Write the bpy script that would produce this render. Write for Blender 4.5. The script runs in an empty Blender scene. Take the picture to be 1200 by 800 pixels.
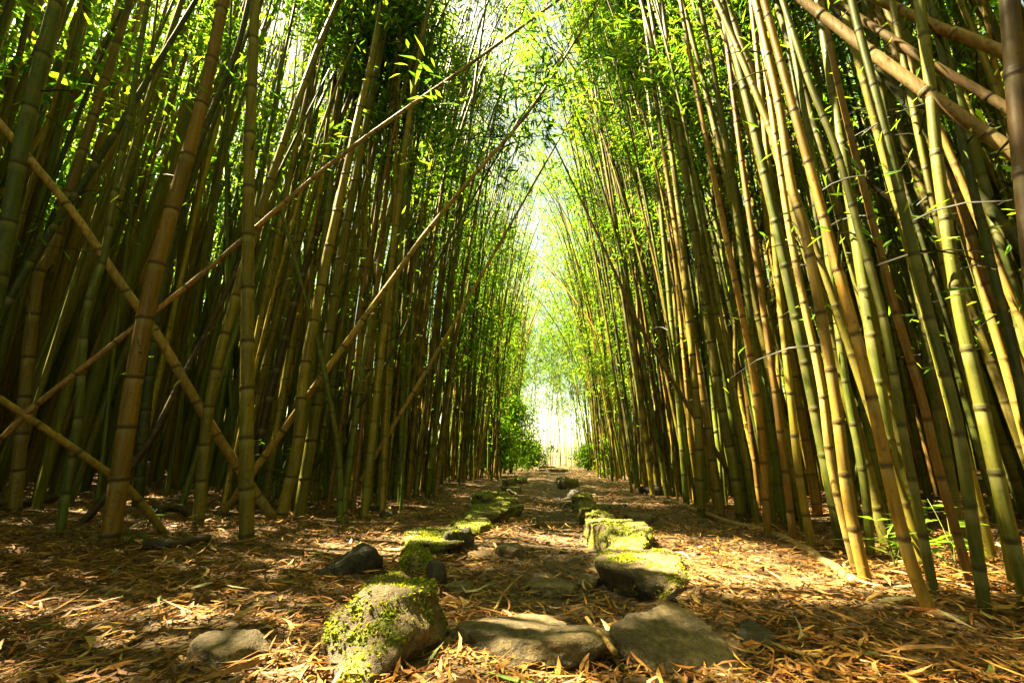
import bpy, math
import numpy as np
R = math.radians
rng = np.random.default_rng(11)
scene = bpy.context.scene
col = scene.collection

# ------------------------------------------------------------------ camera
LENS, YAW, PITCH, CAMZ = 16.0, R(5.36), R(14.4), 0.55
cd = bpy.data.cameras.new('camera'); cam = bpy.data.objects.new('camera', cd); col.objects.link(cam)
cd.lens = LENS; cd.sensor_width = 36.0; cd.clip_start = 0.05; cd.clip_end = 2000
cam.location = (0, 0, CAMZ); cam.rotation_euler = (R(90) + PITCH, 0, YAW)
scene.camera = cam
# ------------------------------------------------------------------ sky, sun, exposure
SUN_EL, SUN_AZ = R(60), R(-82)          # azimuth measured from +Y towards +X
SUNDIR = np.array([math.cos(SUN_EL)*math.sin(SUN_AZ), math.cos(SUN_EL)*math.cos(SUN_AZ), math.sin(SUN_EL)])
world = bpy.data.worlds.new('World'); scene.world = world; world.use_nodes = True
wn = world.node_tree; wn.nodes.clear()
sky = wn.nodes.new('ShaderNodeTexSky'); sky.sky_type = 'NISHITA'; sky.sun_disc = False
sky.sun_elevation = SUN_EL; sky.sun_rotation = SUN_AZ
sky.air_density = 0.7; sky.dust_density = 1.6; sky.ozone_density = 0.5
bg = wn.nodes.new('ShaderNodeBackground'); bg.inputs['Strength'].default_value = 0.05
wo = wn.nodes.new('ShaderNodeOutputWorld')
wt_ = wn.nodes.new('ShaderNodeMix'); wt_.data_type = 'RGBA'; wt_.blend_type = 'MULTIPLY'; wt_.inputs[0].default_value = 1.0
wt_.inputs[7].default_value = (1.0, 0.86, 0.44, 1)      # warm white balance of the photograph
wn.links.new(sky.outputs[0], wt_.inputs[6]); wn.links.new(wt_.outputs[2], bg.inputs[0]); wn.links.new(bg.outputs[0], wo.inputs[0])
sd = bpy.data.lights.new('sun', 'SUN'); sd.energy = 5.0; sd.angle = R(0.5); sd.color = (1.0, 0.85, 0.50)
sun = bpy.data.objects.new('sun', sd); col.objects.link(sun)
sun.rotation_euler = (R(90) - SUN_EL, 0, math.pi - SUN_AZ + math.pi)
from mathutils import Vector
sun.rotation_euler = Vector(SUNDIR).to_track_quat('Z', 'Y').to_euler()
vs = scene.view_settings
vs.view_transform = 'Standard'; vs.look = 'None'; vs.gamma = 1.0; vs.use_curve_mapping = False
vs.exposure = 3.85
scene.cycles.use_denoising = True
scene.cycles.max_bounces = 7; scene.cycles.diffuse_bounces = 4; scene.cycles.transmission_bounces = 5
scene.cycles.glossy_bounces = 2; scene.cycles.caustics_reflective = False; scene.cycles.caustics_refractive = False

# ------------------------------------------------------------------ helpers
def norm(v):
    v = np.asarray(v, float); n = np.linalg.norm(v, axis=-1, keepdims=True); return v/np.maximum(n, 1e-9)
F = 1200*LENS/36.0
fwd = np.array([-math.sin(YAW)*math.cos(PITCH), math.cos(YAW)*math.cos(PITCH), math.sin(PITCH)])
rgt = np.array([math.cos(YAW), math.sin(YAW), 0.0]); upv = np.cross(rgt, fwd)
EYE = np.array([0, 0, CAMZ])
def ray(px, py): return fwd + (px-600)/F*rgt - (py-400)/F*upv
def hashn(ix, iy, iz, seed):
    h = (ix*374761393 + iy*668265263 + iz*1274126177 + seed*974711) & 0xffffffff
    h = ((h ^ (h >> 13))*1274126177) & 0xffffffff
    return ((h ^ (h >> 16)) & 0xffff)/65535.0
def vnoise(p, scale=1.0, seed=0):
    p = np.asarray(p, float)*scale; i = np.floor(p).astype(np.int64); f = p-i; f = f*f*(3-2*f)
    out = 0
    for a in (0, 1):
        for b in (0, 1):
            for c in (0, 1):
                w = (f[:, 0] if a else 1-f[:, 0])*(f[:, 1] if b else 1-f[:, 1])*(f[:, 2] if c else 1-f[:, 2])
                out = out + w*hashn(i[:, 0]+a, i[:, 1]+b, i[:, 2]+c, seed)
    return out*2-1
def fbm(p, scale, seed=0, octs=3):
    return sum(vnoise(p, scale*2**k, seed+k*7)*0.5**k for k in range(octs))
def gz(x, y):
    """height of the ground"""
    x = np.atleast_1d(np.asarray(x, float)); y = np.atleast_1d(np.asarray(y, float))
    p = np.stack([x, y, 0*x], 1)
    d = np.hypot(x, y); fade = np.clip(1.4-d/30, 0.15, 1)
    cx = 0.08+0.05*np.sin(y*0.7)
    groove = -0.05*np.exp(-((x-cx)/0.34)**4)*np.clip((y-1.2)/0.5, 0, 1)*np.clip((30-y)/10, 0, 1)
    bank_skyblock = 0.05*np.clip(np.abs(x)-1.6, 0, 3)*fade + 3.2*np.clip((np.abs(x)-5)/18, 0, 1)**1.5*np.clip((15-y)/6, 0, 1)  # low verge, plus a tall outer rise added to block low sky between culms
    return groove + bank_skyblock + (fbm(p, 0.9, 3)*0.03 + fbm(p, 5, 9, 2)*0.010)*fade
def ground_at(px, py):
    d = ray(px, py); t = -CAMZ/d[2]
    for _ in range(4):
        q = EYE+d*t; t = (gz(q[0], q[1])[0]-CAMZ)/d[2]
    return EYE+d*t
def axial(P): return float(np.dot(np.asarray(P)-EYE, fwd))

def build_mesh(name, V, polys, mats, smooth=True, attrs=None, matidx=None):
    """polys: list of int arrays, each (n,k)"""
    me = bpy.data.meshes.new(name)
    V = np.ascontiguousarray(V, np.float32)
    me.vertices.add(len(V)); me.vertices.foreach_set('co', V.ravel())
    polys = [np.asarray(p, np.int32) for p in polys if len(p)]
    loops = np.concatenate([p.ravel() for p in polys]); tot = np.concatenate([np.full(len(p), p.shape[1], np.int32) for p in polys])
    start = np.concatenate([[0], np.cumsum(tot)[:-1]]).astype(np.int32)
    me.loops.add(len(loops)); me.loops.foreach_set('vertex_index', loops)
    me.polygons.add(len(tot)); me.polygons.foreach_set('loop_start', start); me.polygons.foreach_set('loop_total', tot)
    me.polygons.foreach_set('use_smooth', np.full(len(tot), smooth, bool))
    if matidx is not None: me.polygons.foreach_set('material_index', np.asarray(matidx, np.int32))
    for m in mats: me.materials.append(m)
    me.update(calc_edges=True)
    if attrs:
        for k, a in attrs.items():
            a = np.asarray(a, np.float32)
            if a.ndim == 2:
                at = me.color_attributes.new(k, 'FLOAT_COLOR', 'POINT')
                at.data.foreach_set('color', np.concatenate([a, np.ones((len(a), 1), np.float32)], 1).ravel())
            else:
                at = me.attributes.new(k, 'FLOAT', 'POINT'); at.data.foreach_set('value', a)
    return me
def link(name, me, parent=None, loc=None):
    o = bpy.data.objects.new(name, me); col.objects.link(o)
    if parent is not None: o.parent = parent
    if loc is not None: o.location = tuple(float(c) for c in loc)
    return o
def tag(o, label=None, cat=None, group=None, kind=None):
    if label: o['label'] = label
    if cat: o['category'] = cat
    if group: o['group'] = group
    if kind: o['kind'] = kind
    return o
class Acc:
    """collects pieces into one mesh"""
    def __init__(s): s.V = []; s.P = {}; s.A = {}; s.n = 0
    def add(s, V, polys, **attrs):
        V = np.asarray(V, float)
        for p in polys:
            p = np.asarray(p)
            if len(p): s.P.setdefault((p.shape[1],), []).append(p+s.n)
        for k, a in attrs.items():
            a = np.asarray(a, float)
            if k == 'tint' and a.ndim == 1: a = np.tile(a, (len(V), 1))
            elif a.ndim == 0: a = np.full(len(V), float(a))
            s.A.setdefault(k, []).append(a)
        s.V.append(V); s.n += len(V)
    def mesh(s, name, mats, smooth=True):
        return build_mesh(name, np.concatenate(s.V), [np.concatenate(v) for v in s.P.values()], mats, smooth,
                          {k: np.concatenate(v) for k, v in s.A.items()})

# ------------------------------------------------------------------ materials
def new_mat(name):
    m = bpy.data.materials.new(name); m.use_nodes = True; nt = m.node_tree; nt.nodes.clear()
    out = nt.nodes.new('ShaderNodeOutputMaterial'); return m, nt, out
def N(nt, t, **kw):
    n = nt.nodes.new(t)
    for k, v in kw.items():
        if k in n.inputs: n.inputs[k].default_value = v
        else: setattr(n, k, v)
    return n
def ramp(nt, fac, stops):
    r = nt.nodes.new('ShaderNodeValToRGB'); nt.links.new(fac, r.inputs[0]); e = r.color_ramp.elements
    e[0].position, e[0].color = stops[0][0], (*stops[0][1], 1); e[1].position, e[1].color = stops[-1][0], (*stops[-1][1], 1)
    for p, c in stops[1:-1]:
        k = e.new(p); k.color = (*c, 1)
    return r.outputs[0]
def mixc(nt, fac, a, b, mode='MIX'):
    m = nt.nodes.new('ShaderNodeMix'); m.data_type = 'RGBA'; m.blend_type = mode
    for i, s in ((0, fac), (6, a), (7, b)):
        if hasattr(s, 'is_output'): nt.links.new(s, m.inputs[i])
        else: m.inputs[i].default_value = s if i == 0 else (*s, 1)
    return m.outputs[2]
def noise_tex(nt, scale, detail=3, rough=0.55, vec=None, mapping=None, coord='Object'):
    tc = nt.nodes.new('ShaderNodeTexCoord'); v = tc.outputs[coord]
    if mapping:
        mp = nt.nodes.new('ShaderNodeMapping'); nt.links.new(v, mp.inputs[0]); mp.inputs['Scale'].default_value = mapping; v = mp.outputs[0]
    n = nt.nodes.new('ShaderNodeTexNoise'); nt.links.new(v, n.inputs['Vector'])
    n.inputs['Scale'].default_value = scale; n.inputs['Detail'].default_value = detail; n.inputs['Roughness'].default_value = rough
    return n.outputs['Fac']
def bump(nt, h, strength, dist=0.01):
    b = nt.nodes.new('ShaderNodeBump'); b.inputs['Strength'].default_value = strength; b.inputs['Distance'].default_value = dist
    nt.links.new(h, b.inputs['Height']); return b.outputs[0]

def mat_culm(name, node_part=False):
    m, nt, out = new_mat(name); L = nt.links
    at = N(nt, 'ShaderNodeAttribute', attribute_name='tint')
    streak = noise_tex(nt, 1.0, 4, 0.6, mapping=(55, 55, 3.0))
    blot = noise_tex(nt, 7.0, 5, 0.65)
    spot = noise_tex(nt, 38.0, 3, 0.6)
    c = mixc(nt, 1.0, at.outputs['Color'], ramp(nt, streak, [(0.25, (0.42, 0.40, 0.34)), (0.75, (1.4, 1.34, 1.1))]), 'MULTIPLY')
    c = mixc(nt, ramp(nt, blot, [(0.48, (0, 0, 0)), (0.7, (.5, .5, .5))]), c, (0.13, 0.092, 0.014))
    c = mixc(nt, ramp(nt, spot, [(0.58, (0, 0, 0)), (0.70, (.7, .7, .7))]), c, (0.035, 0.03, 0.015))
    c = mixc(nt, ramp(nt, noise_tex(nt, 14.0, 4, 0.7), [(0.60, (0, 0, 0)), (0.72, (.25, .25, .25))]), c, (0.20, 0.175, 0.05))
    nd = N(nt, 'ShaderNodeAttribute', attribute_name='node')
    np_ = N(nt, 'ShaderNodeMath', operation='MULTIPLY'); np_.use_clamp = True; L.new(nd.outputs['Fac'], np_.inputs[0]); np_.inputs[1].default_value = 1.0
    c = mixc(nt, np_.outputs[0], c, (0.04, 0.03, 0.012))
    ng = N(nt, 'ShaderNodeMath', operation='MULTIPLY'); ng.use_clamp = True; L.new(nd.outputs['Fac'], ng.inputs[0]); ng.inputs[1].default_value = -1.0
    c = mixc(nt, ng.outputs[0], c, (0.24, 0.22, 0.09))
    b = N(nt, 'ShaderNodeBsdfPrincipled'); L.new(c, b.inputs['Base Color']); b.inputs['Specular IOR Level'].default_value = 0.28
    L.new(ramp(nt, blot, [(0.3, (0.4,)*3), (0.7, (0.7,)*3)]), b.inputs['Roughness'])
    L.new(bump(nt, streak, 0.25, 0.004), b.inputs['Normal'])
    L.new(b.outputs[0], out.inputs[0]); return m
def mat_leaf(name, trans=0.5, warm=1.0):
    m, nt, out = new_mat(name); L = nt.links
    at = N(nt, 'ShaderNodeAttribute', attribute_name='tint')
    b = N(nt, 'ShaderNodeBsdfPrincipled', Roughness=0.55); b.inputs['Specular IOR Level'].default_value = 0.25; L.new(at.outputs['Color'], b.inputs['Base Color'])
    t = N(nt, 'ShaderNodeBsdfTranslucent')
    L.new(mixc(nt, 1.0, at.outputs['Color'], (3.5, 3.5, 1.0), 'MULTIPLY'), t.inputs['Color'])
    mx = N(nt, 'ShaderNodeMixShader'); mx.inputs[0].default_value = trans
    L.new(b.outputs[0], mx.inputs[1]); L.new(t.outputs[0], mx.inputs[2]); L.new(mx.outputs[0], out.inputs[0]); return m
def mat_litter(name):
    m, nt, out = new_mat(name); L = nt.links
    at = N(nt, 'ShaderNodeAttribute', attribute_name='tint')
    s = noise_tex(nt, 60, 2)
    c = mixc(nt, 1.0, at.outputs['Color'], ramp(nt, s, [(0.3, (0.6,)*3), (0.7, (1.2,)*3)]), 'MULTIPLY')
    b = N(nt, 'ShaderNodeBsdfPrincipled', Roughness=0.55); L.new(c, b.inputs['Base Color'])
    t = N(nt, 'ShaderNodeBsdfTranslucent'); L.new(c, t.inputs['Color'])
    mx = N(nt, 'ShaderNodeMixShader'); mx.inputs[0].default_value = 0.15
    L.new(b.outputs[0], mx.inputs[1]); L.new(t.outputs[0], mx.inputs[2]); L.new(mx.outputs[0], out.inputs[0]); return m
def mat_ground():
    m, nt, out = new_mat('forest_floor'); L = nt.links
    a = noise_tex(nt, 1.3, 5); b_ = noise_tex(nt, 16, 6, 0.65); f = noise_tex(nt, 1.0, 4, 0.6, mapping=(60, 25, 60))
    soil = ramp(nt, b_, [(0.3, (0.024, 0.015, 0.008)), (0.55, (0.07, 0.043, 0.019)), (0.75, (0.14, 0.088, 0.036))])
    lit = ramp(nt, f, [(0.3, (0.018, 0.010, 0.004)), (0.5, (0.07, 0.038, 0.011)), (0.72, (0.18, 0.105, 0.028))])
    pa = N(nt, 'ShaderNodeAttribute', attribute_name='litter')
    mth = N(nt, 'ShaderNodeMath', operation='MULTIPLY_ADD'); L.new(a, mth.inputs[0]); mth.inputs[1].default_value = 0.9; L.new(pa.outputs['Fac'], mth.inputs[2])
    c = mixc(nt, ramp(nt, mth.outputs[0], [(0.62, (0, 0, 0)), (1.0, (1, 1, 1))]), soil, lit)
    b = N(nt, 'ShaderNodeBsdfPrincipled', Roughness=0.85); L.new(c, b.inputs['Base Color'])
    L.new(bump(nt, b_, 0.6, 0.02), b.inputs['Normal']); L.new(b.outputs[0], out.inputs[0]); return m
def mat_stone(name, base, moss):
    m, nt, out = new_mat(name); L = nt.links
    a = noise_tex(nt, 5, 6, 0.65); s = noise_tex(nt, 45, 5, 0.7); p = noise_tex(nt, 140, 3, 0.7)
    c = ramp(nt, a, [(0.30, tuple(x*0.4 for x in base)), (0.5, base), (0.70, tuple(min(1, x*1.9) for x in base))])
    c = mixc(nt, 1.0, c, ramp(nt, s, [(0.32, (0.4,)*3), (0.68, (1.5,)*3)]), 'MULTIPLY')
    c = mixc(nt, ramp(nt, s, [(0.63, (0, 0, 0)), (0.72, (.55, .55, .55))]), c, (0.30, 0.28, 0.19))
    ma = N(nt, 'ShaderNodeAttribute', attribute_name='moss')
    mc = ramp(nt, p, [(0.3, (0.05, 0.06, 0.006)), (0.7, (0.22, 0.22, 0.018))])
    mth = N(nt, 'ShaderNodeMath', operation='MULTIPLY_ADD'); L.new(s, mth.inputs[0]); mth.inputs[1].default_value = 0.8; L.new(ma.outputs['Fac'], mth.inputs[2])
    c = mixc(nt, ramp(nt, mth.outputs[0], [(0.75, (0, 0, 0)), (1.0, (1, 1, 1))]), c, mc)
    b = N(nt, 'ShaderNodeBsdfPrincipled', Roughness=0.72); L.new(c, b.inputs['Base Color'])
    hh = N(nt, 'ShaderNodeMath', operation='MULTIPLY_ADD'); L.new(p, hh.inputs[0]); hh.inputs[1].default_value = 0.35; L.new(s, hh.inputs[2])
    L.new(bump(nt, hh.outputs[0], 1.0, 0.02), b.inputs['Normal']); L.new(b.outputs[0], out.inputs[0]); return m
M_CULM = mat_culm('bamboo_culm'); M_LEAF = mat_leaf('bamboo_leaf', 0.55); M_LITTER = mat_litter('dry_leaf')
M_GROUND = mat_ground()
M_STONE = mat_stone('weathered_basalt', (0.115, 0.080, 0.034), True); M_DARK = mat_stone('dark_basalt', (0.034, 0.026, 0.015), True)
M_MOSS = mat_leaf('moss', 0.3)

TINT = dict(green=(0.075, 0.098, 0.010), deep=(0.030, 0.046, 0.008), yellow=(0.185, 0.150, 0.016), straw=(0.31, 0.225, 0.07),
            tan=(0.22, 0.145, 0.026), brown=(0.115, 0.066, 0.014), dark=(0.035, 0.021, 0.011), olive=(0.115, 0.108, 0.012))
TINT = {k: np.array(v) for k, v in TINT.items()}

# ------------------------------------------------------------------ tubes and culms
def frames(P):
    T = norm(np.gradient(P, axis=0)); m = norm(T.mean(0))
    ref = np.eye(3)[np.argmin(np.abs(m))]
    Nn = norm(ref - T*(T@ref)[:, None]); return T, Nn, np.cross(T, Nn)
def tube(P, r, k, cap=True):
    P = np.asarray(P, float); T, Nn, B = frames(P); a = np.arange(k)*2*math.pi/k
    V = (P[:, None] + r[:, None, None]*(np.cos(a)[None, :, None]*Nn[:, None] + np.sin(a)[None, :, None]*B[:, None])).reshape(-1, 3)
    n = len(P); i = np.arange(n-1)[:, None]*k; j = np.arange(k)[None]; j2 = (j+1) % k
    Q = np.stack([i+j, i+j2, i+k+j2, i+k+j], -1).reshape(-1, 4)
    polys = [Q]
    if cap:
        V = np.concatenate([V, P[:1], P[-1:]]); c0 = n*k; j = np.arange(k); j2 = (j+1) % k
        polys.append(np.concatenate([np.stack([j2, j, 0*j+c0], 1), np.stack([(n-1)*k+j, (n-1)*k+j2, 0*j+c0+1], 1)]))
    return V, polys
def resample(P, s):
    P = np.asarray(P, float); d = np.concatenate([[0], np.cumsum(np.linalg.norm(np.diff(P, axis=0), axis=1))])
    return np.stack([np.interp(s, d, P[:, i]) for i in range(3)], 1), d[-1]
def arclen(P): return float(np.linalg.norm(np.diff(P, axis=0), axis=1).sum())
def catmull(P, n=10):
    P = np.asarray(P, float)
    if len(P) < 3: return np.array([P[0]+(P[-1]-P[0])*t for t in np.linspace(0, 1, n*2)])
    Q = np.concatenate([[2*P[0]-P[1]], P, [2*P[-1]-P[-2]]]); out = []
    for i in range(1, len(Q)-2):
        for t in np.arange(n)/n:
            a, b, c, d = Q[i-1:i+3]
            out.append(0.5*((2*b)+(-a+c)*t+(2*a-5*b+4*c-d)*t*t+(-a+3*b-3*c+d)*t**3))
    out.append(P[-1]); return np.array(out)
def radius(s, H, r0): return r0*(1-0.82*(np.clip(s/H, 0, 1))**1.35)
def node_positions(H, r0, jit, rs):
    L = 0.17+r0*2.6; s = [rs.uniform(0.04, L*0.7)]
    while s[-1] < H-0.05: s.append(s[-1]+L*rs.uniform(0.9, 1.1)*(1+0.5*min(1, s[-1]/3)))
    return np.array(s[:-1])
def culm_rings(C, H, r0, rs, baked=True, fine=4.5):
    """ring stations along a culm with its joints"""
    nd = node_positions(H, r0, 0, rs)
    S = [0.0]; K = [1.0]; A = [0.0]; bl = -rs.uniform(0, 0.4)
    for i, s in enumerate(nd):
        nx = nd[i+1] if i+1 < len(nd) else H
        if s > fine: st = [(0.0, 1.06, 0.8), ((nx-s)*0.3, 1.0, 0.0)]
        elif baked: st = [(-0.010, 1.0, 0.0), (0.0, 1.11, 0.85), (0.010, 1.0, 0.35), (0.03, 0.99, 0.0), ((nx-s)*0.6, 1.0, 0.0), (nx-s-0.03, 1.0, bl*0.8)]
        else: st = [(0.0, 0.995, 0.2), (0.03, 0.99, 0.0), ((nx-s)*0.33, 1.0, 0.0), ((nx-s)*0.66, 1.0, 0.0), (nx-s-0.075, 1.0, 0.0), (nx-s-0.035, 1.0, bl), (nx-s-0.018, 1.0, bl)]
        for ds, k, a in st:
            if s+ds > S[-1]+0.002 and s+ds < H: S.append(s+ds); K.append(k); A.append(a)
    S.append(H); K.append(1); A.append(0)
    S = np.array(S); return S, np.array(K), np.array(A), nd
def culm_mesh(acc, C, H, r0, sides, tint, rs, baked=True, off=(0, 0, 0), fine=4.5):
    S, K, A, nd = culm_rings(C, H, r0, rs, baked, fine)
    P, _ = resample(C, S); V, polys = tube(P-np.asarray(off), radius(S, H, r0)*K, sides)
    # every internode a slightly different tone, older and browner towards the foot
    seg = np.searchsorted(nd, S-0.005)
    tone = rs.uniform(0.8, 1.2, len(nd)+2)[seg]
    T = np.asarray(tint)[None]*tone[:, None]
    T = np.repeat(T, sides, 0); T = np.concatenate([T, T[:1], T[-1:]])
    Ar = np.repeat(A, sides); Ar = np.concatenate([Ar, [0.8, 0.8]])
    acc.add(V, polys, tint=T, node=Ar); return nd

# ------------------------------------------------------------------ leaves
GAPS = []       # (point, radius): openings in the canopy along the sun's direction
def sunlit(P, r): GAPS.append((np.asarray(P, float), r))
def cull(P, ribbon=True):
    keep = np.ones(len(P), bool)
    for g, r in GAPS:
        d = P-g; t = d@SUNDIR; q = d-t[:, None]*SUNDIR
        keep &= ~((np.linalg.norm(q, axis=1) < r) & (t > 0.4))
    if not ribbon: return keep
    # the ribbon of open sky over the path
    w = 0.28+0.55*fbm(P, 0.7, 51, 2)
    keep &= ~((np.abs(P[:, 0]-0.15) < w) & (P[:, 1] > 6.0) & (P[:, 1] < 13) & (P[:, 2] > 3.0) & (vnoise(P, 0.8, 52) > -0.2))
    return keep
def leaf_quads(B, D, L, W, tint, rs):
    """lance shaped leaves: base, two shoulders, tip"""
    n = len(B); up = norm(rs.normal(0, 0.55, (n, 3))+np.array([0, 0, 1])); S = norm(np.cross(D, up)); U = np.cross(S, D)
    L = L[:, None]; W = W[:, None]
    a = B; b = B+D*L*0.36+S*W*0.5+U*W*0.16; c = B+D*L*0.97-U*L*0.12; d = B+D*L*0.36-S*W*0.5+U*W*0.16
    V = np.stack([a, b, c, d], 1).reshape(-1, 3); i = np.arange(n)[:, None]*4
    return V, [np.concatenate([i, i+1, i+2], 1), np.concatenate([i, i+2, i+3], 1)], np.repeat(tint, 4, 0)
LEAFC = np.array([[0.055, 0.115, 0.012], [0.085, 0.14, 0.014], [0.04, 0.095, 0.014], [0.12, 0.15, 0.018], [0.03, 0.075, 0.012]])
def crown(acc, C, H, f0, f1, nb, bl, nc, nl, ll, rs, sticks=True, off=(0, 0, 0), spread=0.22, shade=1.0, keep_all=False):
    off = np.asarray(off)
    s = np.sort(rs.uniform(f0**1.0, f1, nb))*H; P, _ = resample(C, s)
    az = rs.uniform(0, 2*math.pi, nb); el = rs.uniform(0.15, 0.9, nb)
    D = np.stack([np.cos(az)*np.cos(el), np.sin(az)*np.cos(el), np.sin(el)], 1)
    Ln = bl*rs.uniform(0.5, 1.25, nb)*(1.15-0.75*(s/H))
    u = rs.uniform(0.3, 1.05, (nb, nc))
    Cc = P[:, None]+D[:, None]*(Ln[:, None]*u)[..., None]; Cc[..., 2] -= 0.42*Ln[:, None]*u*u
    Cc += rs.normal(0, spread*0.4, Cc.shape); Cc = Cc.reshape(-1, 3); Dc = np.repeat(D, nc, 0)
    B = np.repeat(Cc, nl, 0)+rs.normal(0, spread*0.42, (len(Cc)*nl, 3))
    Dl = norm(np.repeat(Dc, nl, 0)*0.55+rs.normal(0, 0.62, B.shape)+np.array([0, 0, -0.42]))
    k = cull(B) if not keep_all else np.ones(len(B), bool); B, Dl = B[k], Dl[k]; n = len(B)
    if n == 0: return
    L = ll*rs.uniform(0.6, 1.25, n); W = L*rs.uniform(0.13, 0.2, n)
    t = LEAFC[rs.integers(0, len(LEAFC), n)]*rs.uniform(0.75, 1.3, (n, 1))*shade
    V, polys, T = leaf_quads(B-off, Dl, L, W, t, rs)
    acc.add(V, polys, tint=T, node=0.0)
    if sticks:
        ks = cull(P+D*(Ln*0.4)[:, None], False) & cull(P+D*(Ln*0.8)[:, None]-np.array([0, 0, 0.25])*Ln[:, None], False) if not keep_all else np.ones(nb, bool)
        for i in range(nb):
            q = np.linspace(0, 1, 4)[:, None]; pts = P[i]+D[i]*Ln[i]*q; pts[:, 2] -= 0.42*Ln[i]*q[:, 0]**2
            if not ks[i]: continue
            V, po = tube(pts-off, np.linspace(0.007, 0.002, 4), 3, cap=False)
            acc.add(V, po, tint=np.array([0.022, 0.019, 0.006]), node=0.0)

# ------------------------------------------------------------------ ground
def axis_coords(lo, hi, flo, fhi, step):
    a = list(np.arange(flo, fhi+1e-6, step)); g = step
    x = flo; pre = []
    while x > lo: g *= 1.22; x -= g; pre.append(max(x, lo))
    g = step; x = a[-1]; post = []
    while x < hi: g *= 1.12; x += g; post.append(min(x, hi))
    return np.array(pre[::-1]+a+post)
gx = axis_coords(-400, 400, -3.2, 2.6, 0.045); gy = axis_coords(-60, 900, 0.7, 9.0, 0.045)
GX, GY = np.meshgrid(gx, gy); gzv = gz(GX.ravel(), GY.ravel())
V = np.stack([GX.ravel(), GY.ravel(), gzv], 1); nx = len(gx)
i = (np.arange(len(gy)-1)[:, None]*nx+np.arange(nx-1)[None]).ravel()
litter = np.clip((np.abs(V[:, 0]-0.08)-0.28)/0.3, 0, 1)*0.9+0.05
link('ground', build_mesh('ground', V, [np.stack([i, i+1, i+nx+1, i+nx], 1)], [M_GROUND], True, {'litter': litter}))['kind'] = 'structure'

# ------------------------------------------------------------------ named bamboos, traced where they stand
def plane_pts(base, pix, az, tilt):
    """pixels -> points in the upright (or tilted) plane through the foot; az: plane's facing, tilt: metres back per metre up"""
    a = math.atan2(base[0], base[1]) if az is None else R(az)
    n = np.array([math.sin(a), math.cos(a), -tilt]); out = [base]
    for x, y in pix:
        d = ray(x, y); t = np.dot(n, base-EYE)/np.dot(n, d); out.append(EYE+d*t)
    return np.array(out)
H_LIST = []
def hero(label, tint, w, pix, H=11.0, az=None, tilt=0.0, crown_on=True, f0=0.5, cls='bamboo', bend=0.25, dead=False, nb=30, base=None, r=None, cut=None, bl=1.2):
    bp = ground_at(*pix[0]) if base is None else np.array([base[0], base[1], gz(base[0], base[1])[0]])
    P = plane_pts(bp, pix[1:], az, tilt)
    if cls == 'pole' and base is not None:      # a pole is straight: carry its line on down to the ground
        dv = norm(P[1]-P[-1]); k = (P[1][2]-0.1)/max(0.08, -dv[2]); q0 = P[1]+dv*min(k, 5.0)
        P = np.array([q0]+[P[1]+(P[-1]-P[1])*t+np.array([0, 0, -0.02*math.sin(math.pi*t)]) for t in (0, .33, .66, 1)])
    H_LIST.append(dict(label=label, tint=TINT[tint] if isinstance(tint, str) else np.array(tint), w=w, px=pix[0], P=P, H=H, crown=crown_on and not dead, f0=f0, cls=cls, bend=bend, dead=dead, nb=nb, r=r, cut=cut, bl=bl))
h = hero
# left of the path
h('thick orange brown bamboo bowed near its foot, two poles crossing behind it', (0.17, 0.098, 0.016), 27, [(127, 640), (138, 575), (147, 511), (164, 405), (187, 297), (218, 190), (242, 98), (262, 0)])
h('straight yellow green bamboo with dark foot standing clear of the thicket', (0.135, 0.112, 0.012), 19, [(289, 640), (289, 520), (290, 400), (292, 200), (299, 0)])
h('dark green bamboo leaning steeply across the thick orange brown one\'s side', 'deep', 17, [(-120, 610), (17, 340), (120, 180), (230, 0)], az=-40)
h('broad dark green bamboo with wide internodes at the thicket\'s outer end', (0.055, 0.08, 0.014), 30, [(-60, 640), (4, 297), (25, 170), (50, 64), (66, 0)])
h('brown tinged bamboo beside the broad dark green one', (0.15, 0.10, 0.025), 19, [(16, 605), (42, 341), (60, 297), (85, 212), (106, 149), (140, 42), (152, 0)])
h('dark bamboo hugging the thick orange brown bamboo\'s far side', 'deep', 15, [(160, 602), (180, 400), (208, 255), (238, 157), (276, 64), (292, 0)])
h('slim fresh green bamboo rising between two dark ones', 'green', 12, [(70, 626), (91, 490), (102, 362), (123, 297), (136, 212), (153, 127), (170, 21), (174, 0)])
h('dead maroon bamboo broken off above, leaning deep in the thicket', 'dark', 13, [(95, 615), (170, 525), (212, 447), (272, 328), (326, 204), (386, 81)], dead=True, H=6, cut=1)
h('green bamboo turning straw coloured towards its top', (0.15, 0.125, 0.015), 15, [(232, 617), (246, 469), (272, 362), (314, 221), (365, 76), (397, 0)])
h('twin bamboo of a pair sharing a mossy stump, the greener one', 'olive', 15, [(350, 608), (369, 490), (384, 400), (403, 276), (424, 170), (445, 64), (458, 0)])
h('twin bamboo of a pair sharing a mossy stump, the more yellow one', 'yellow', 15, [(328, 613), (348, 524), (356, 439), (375, 341), (384, 297), (405, 204), (422, 127), (437, 64), (448, 0)])
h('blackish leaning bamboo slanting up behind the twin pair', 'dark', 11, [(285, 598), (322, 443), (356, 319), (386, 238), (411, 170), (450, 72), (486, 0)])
h('thin green bamboo slanting the opposite way in front of the twin pair', 'green', 8, [(398, 613), (397, 532), (377, 422), (354, 336), (326, 234), (303, 157)], H=4.5, dead=True)
h('pale green bamboo behind the straight clear standing one', 'green', 11, [(314, 575), (316, 426), (330, 340), (352, 200), (373, 76), (384, 0)])
h('plain green bamboo just behind the thin slanting one', 'green', 11, [(385, 588), (392, 450), (402, 340), (430, 200), (462, 60), (476, 0)])
h('yellow green bamboo left of the long tan leaning culm', 'olive', 10, [(372, 585), (383, 460), (396, 350), (413, 240), (440, 110), (466, 0)])
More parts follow.
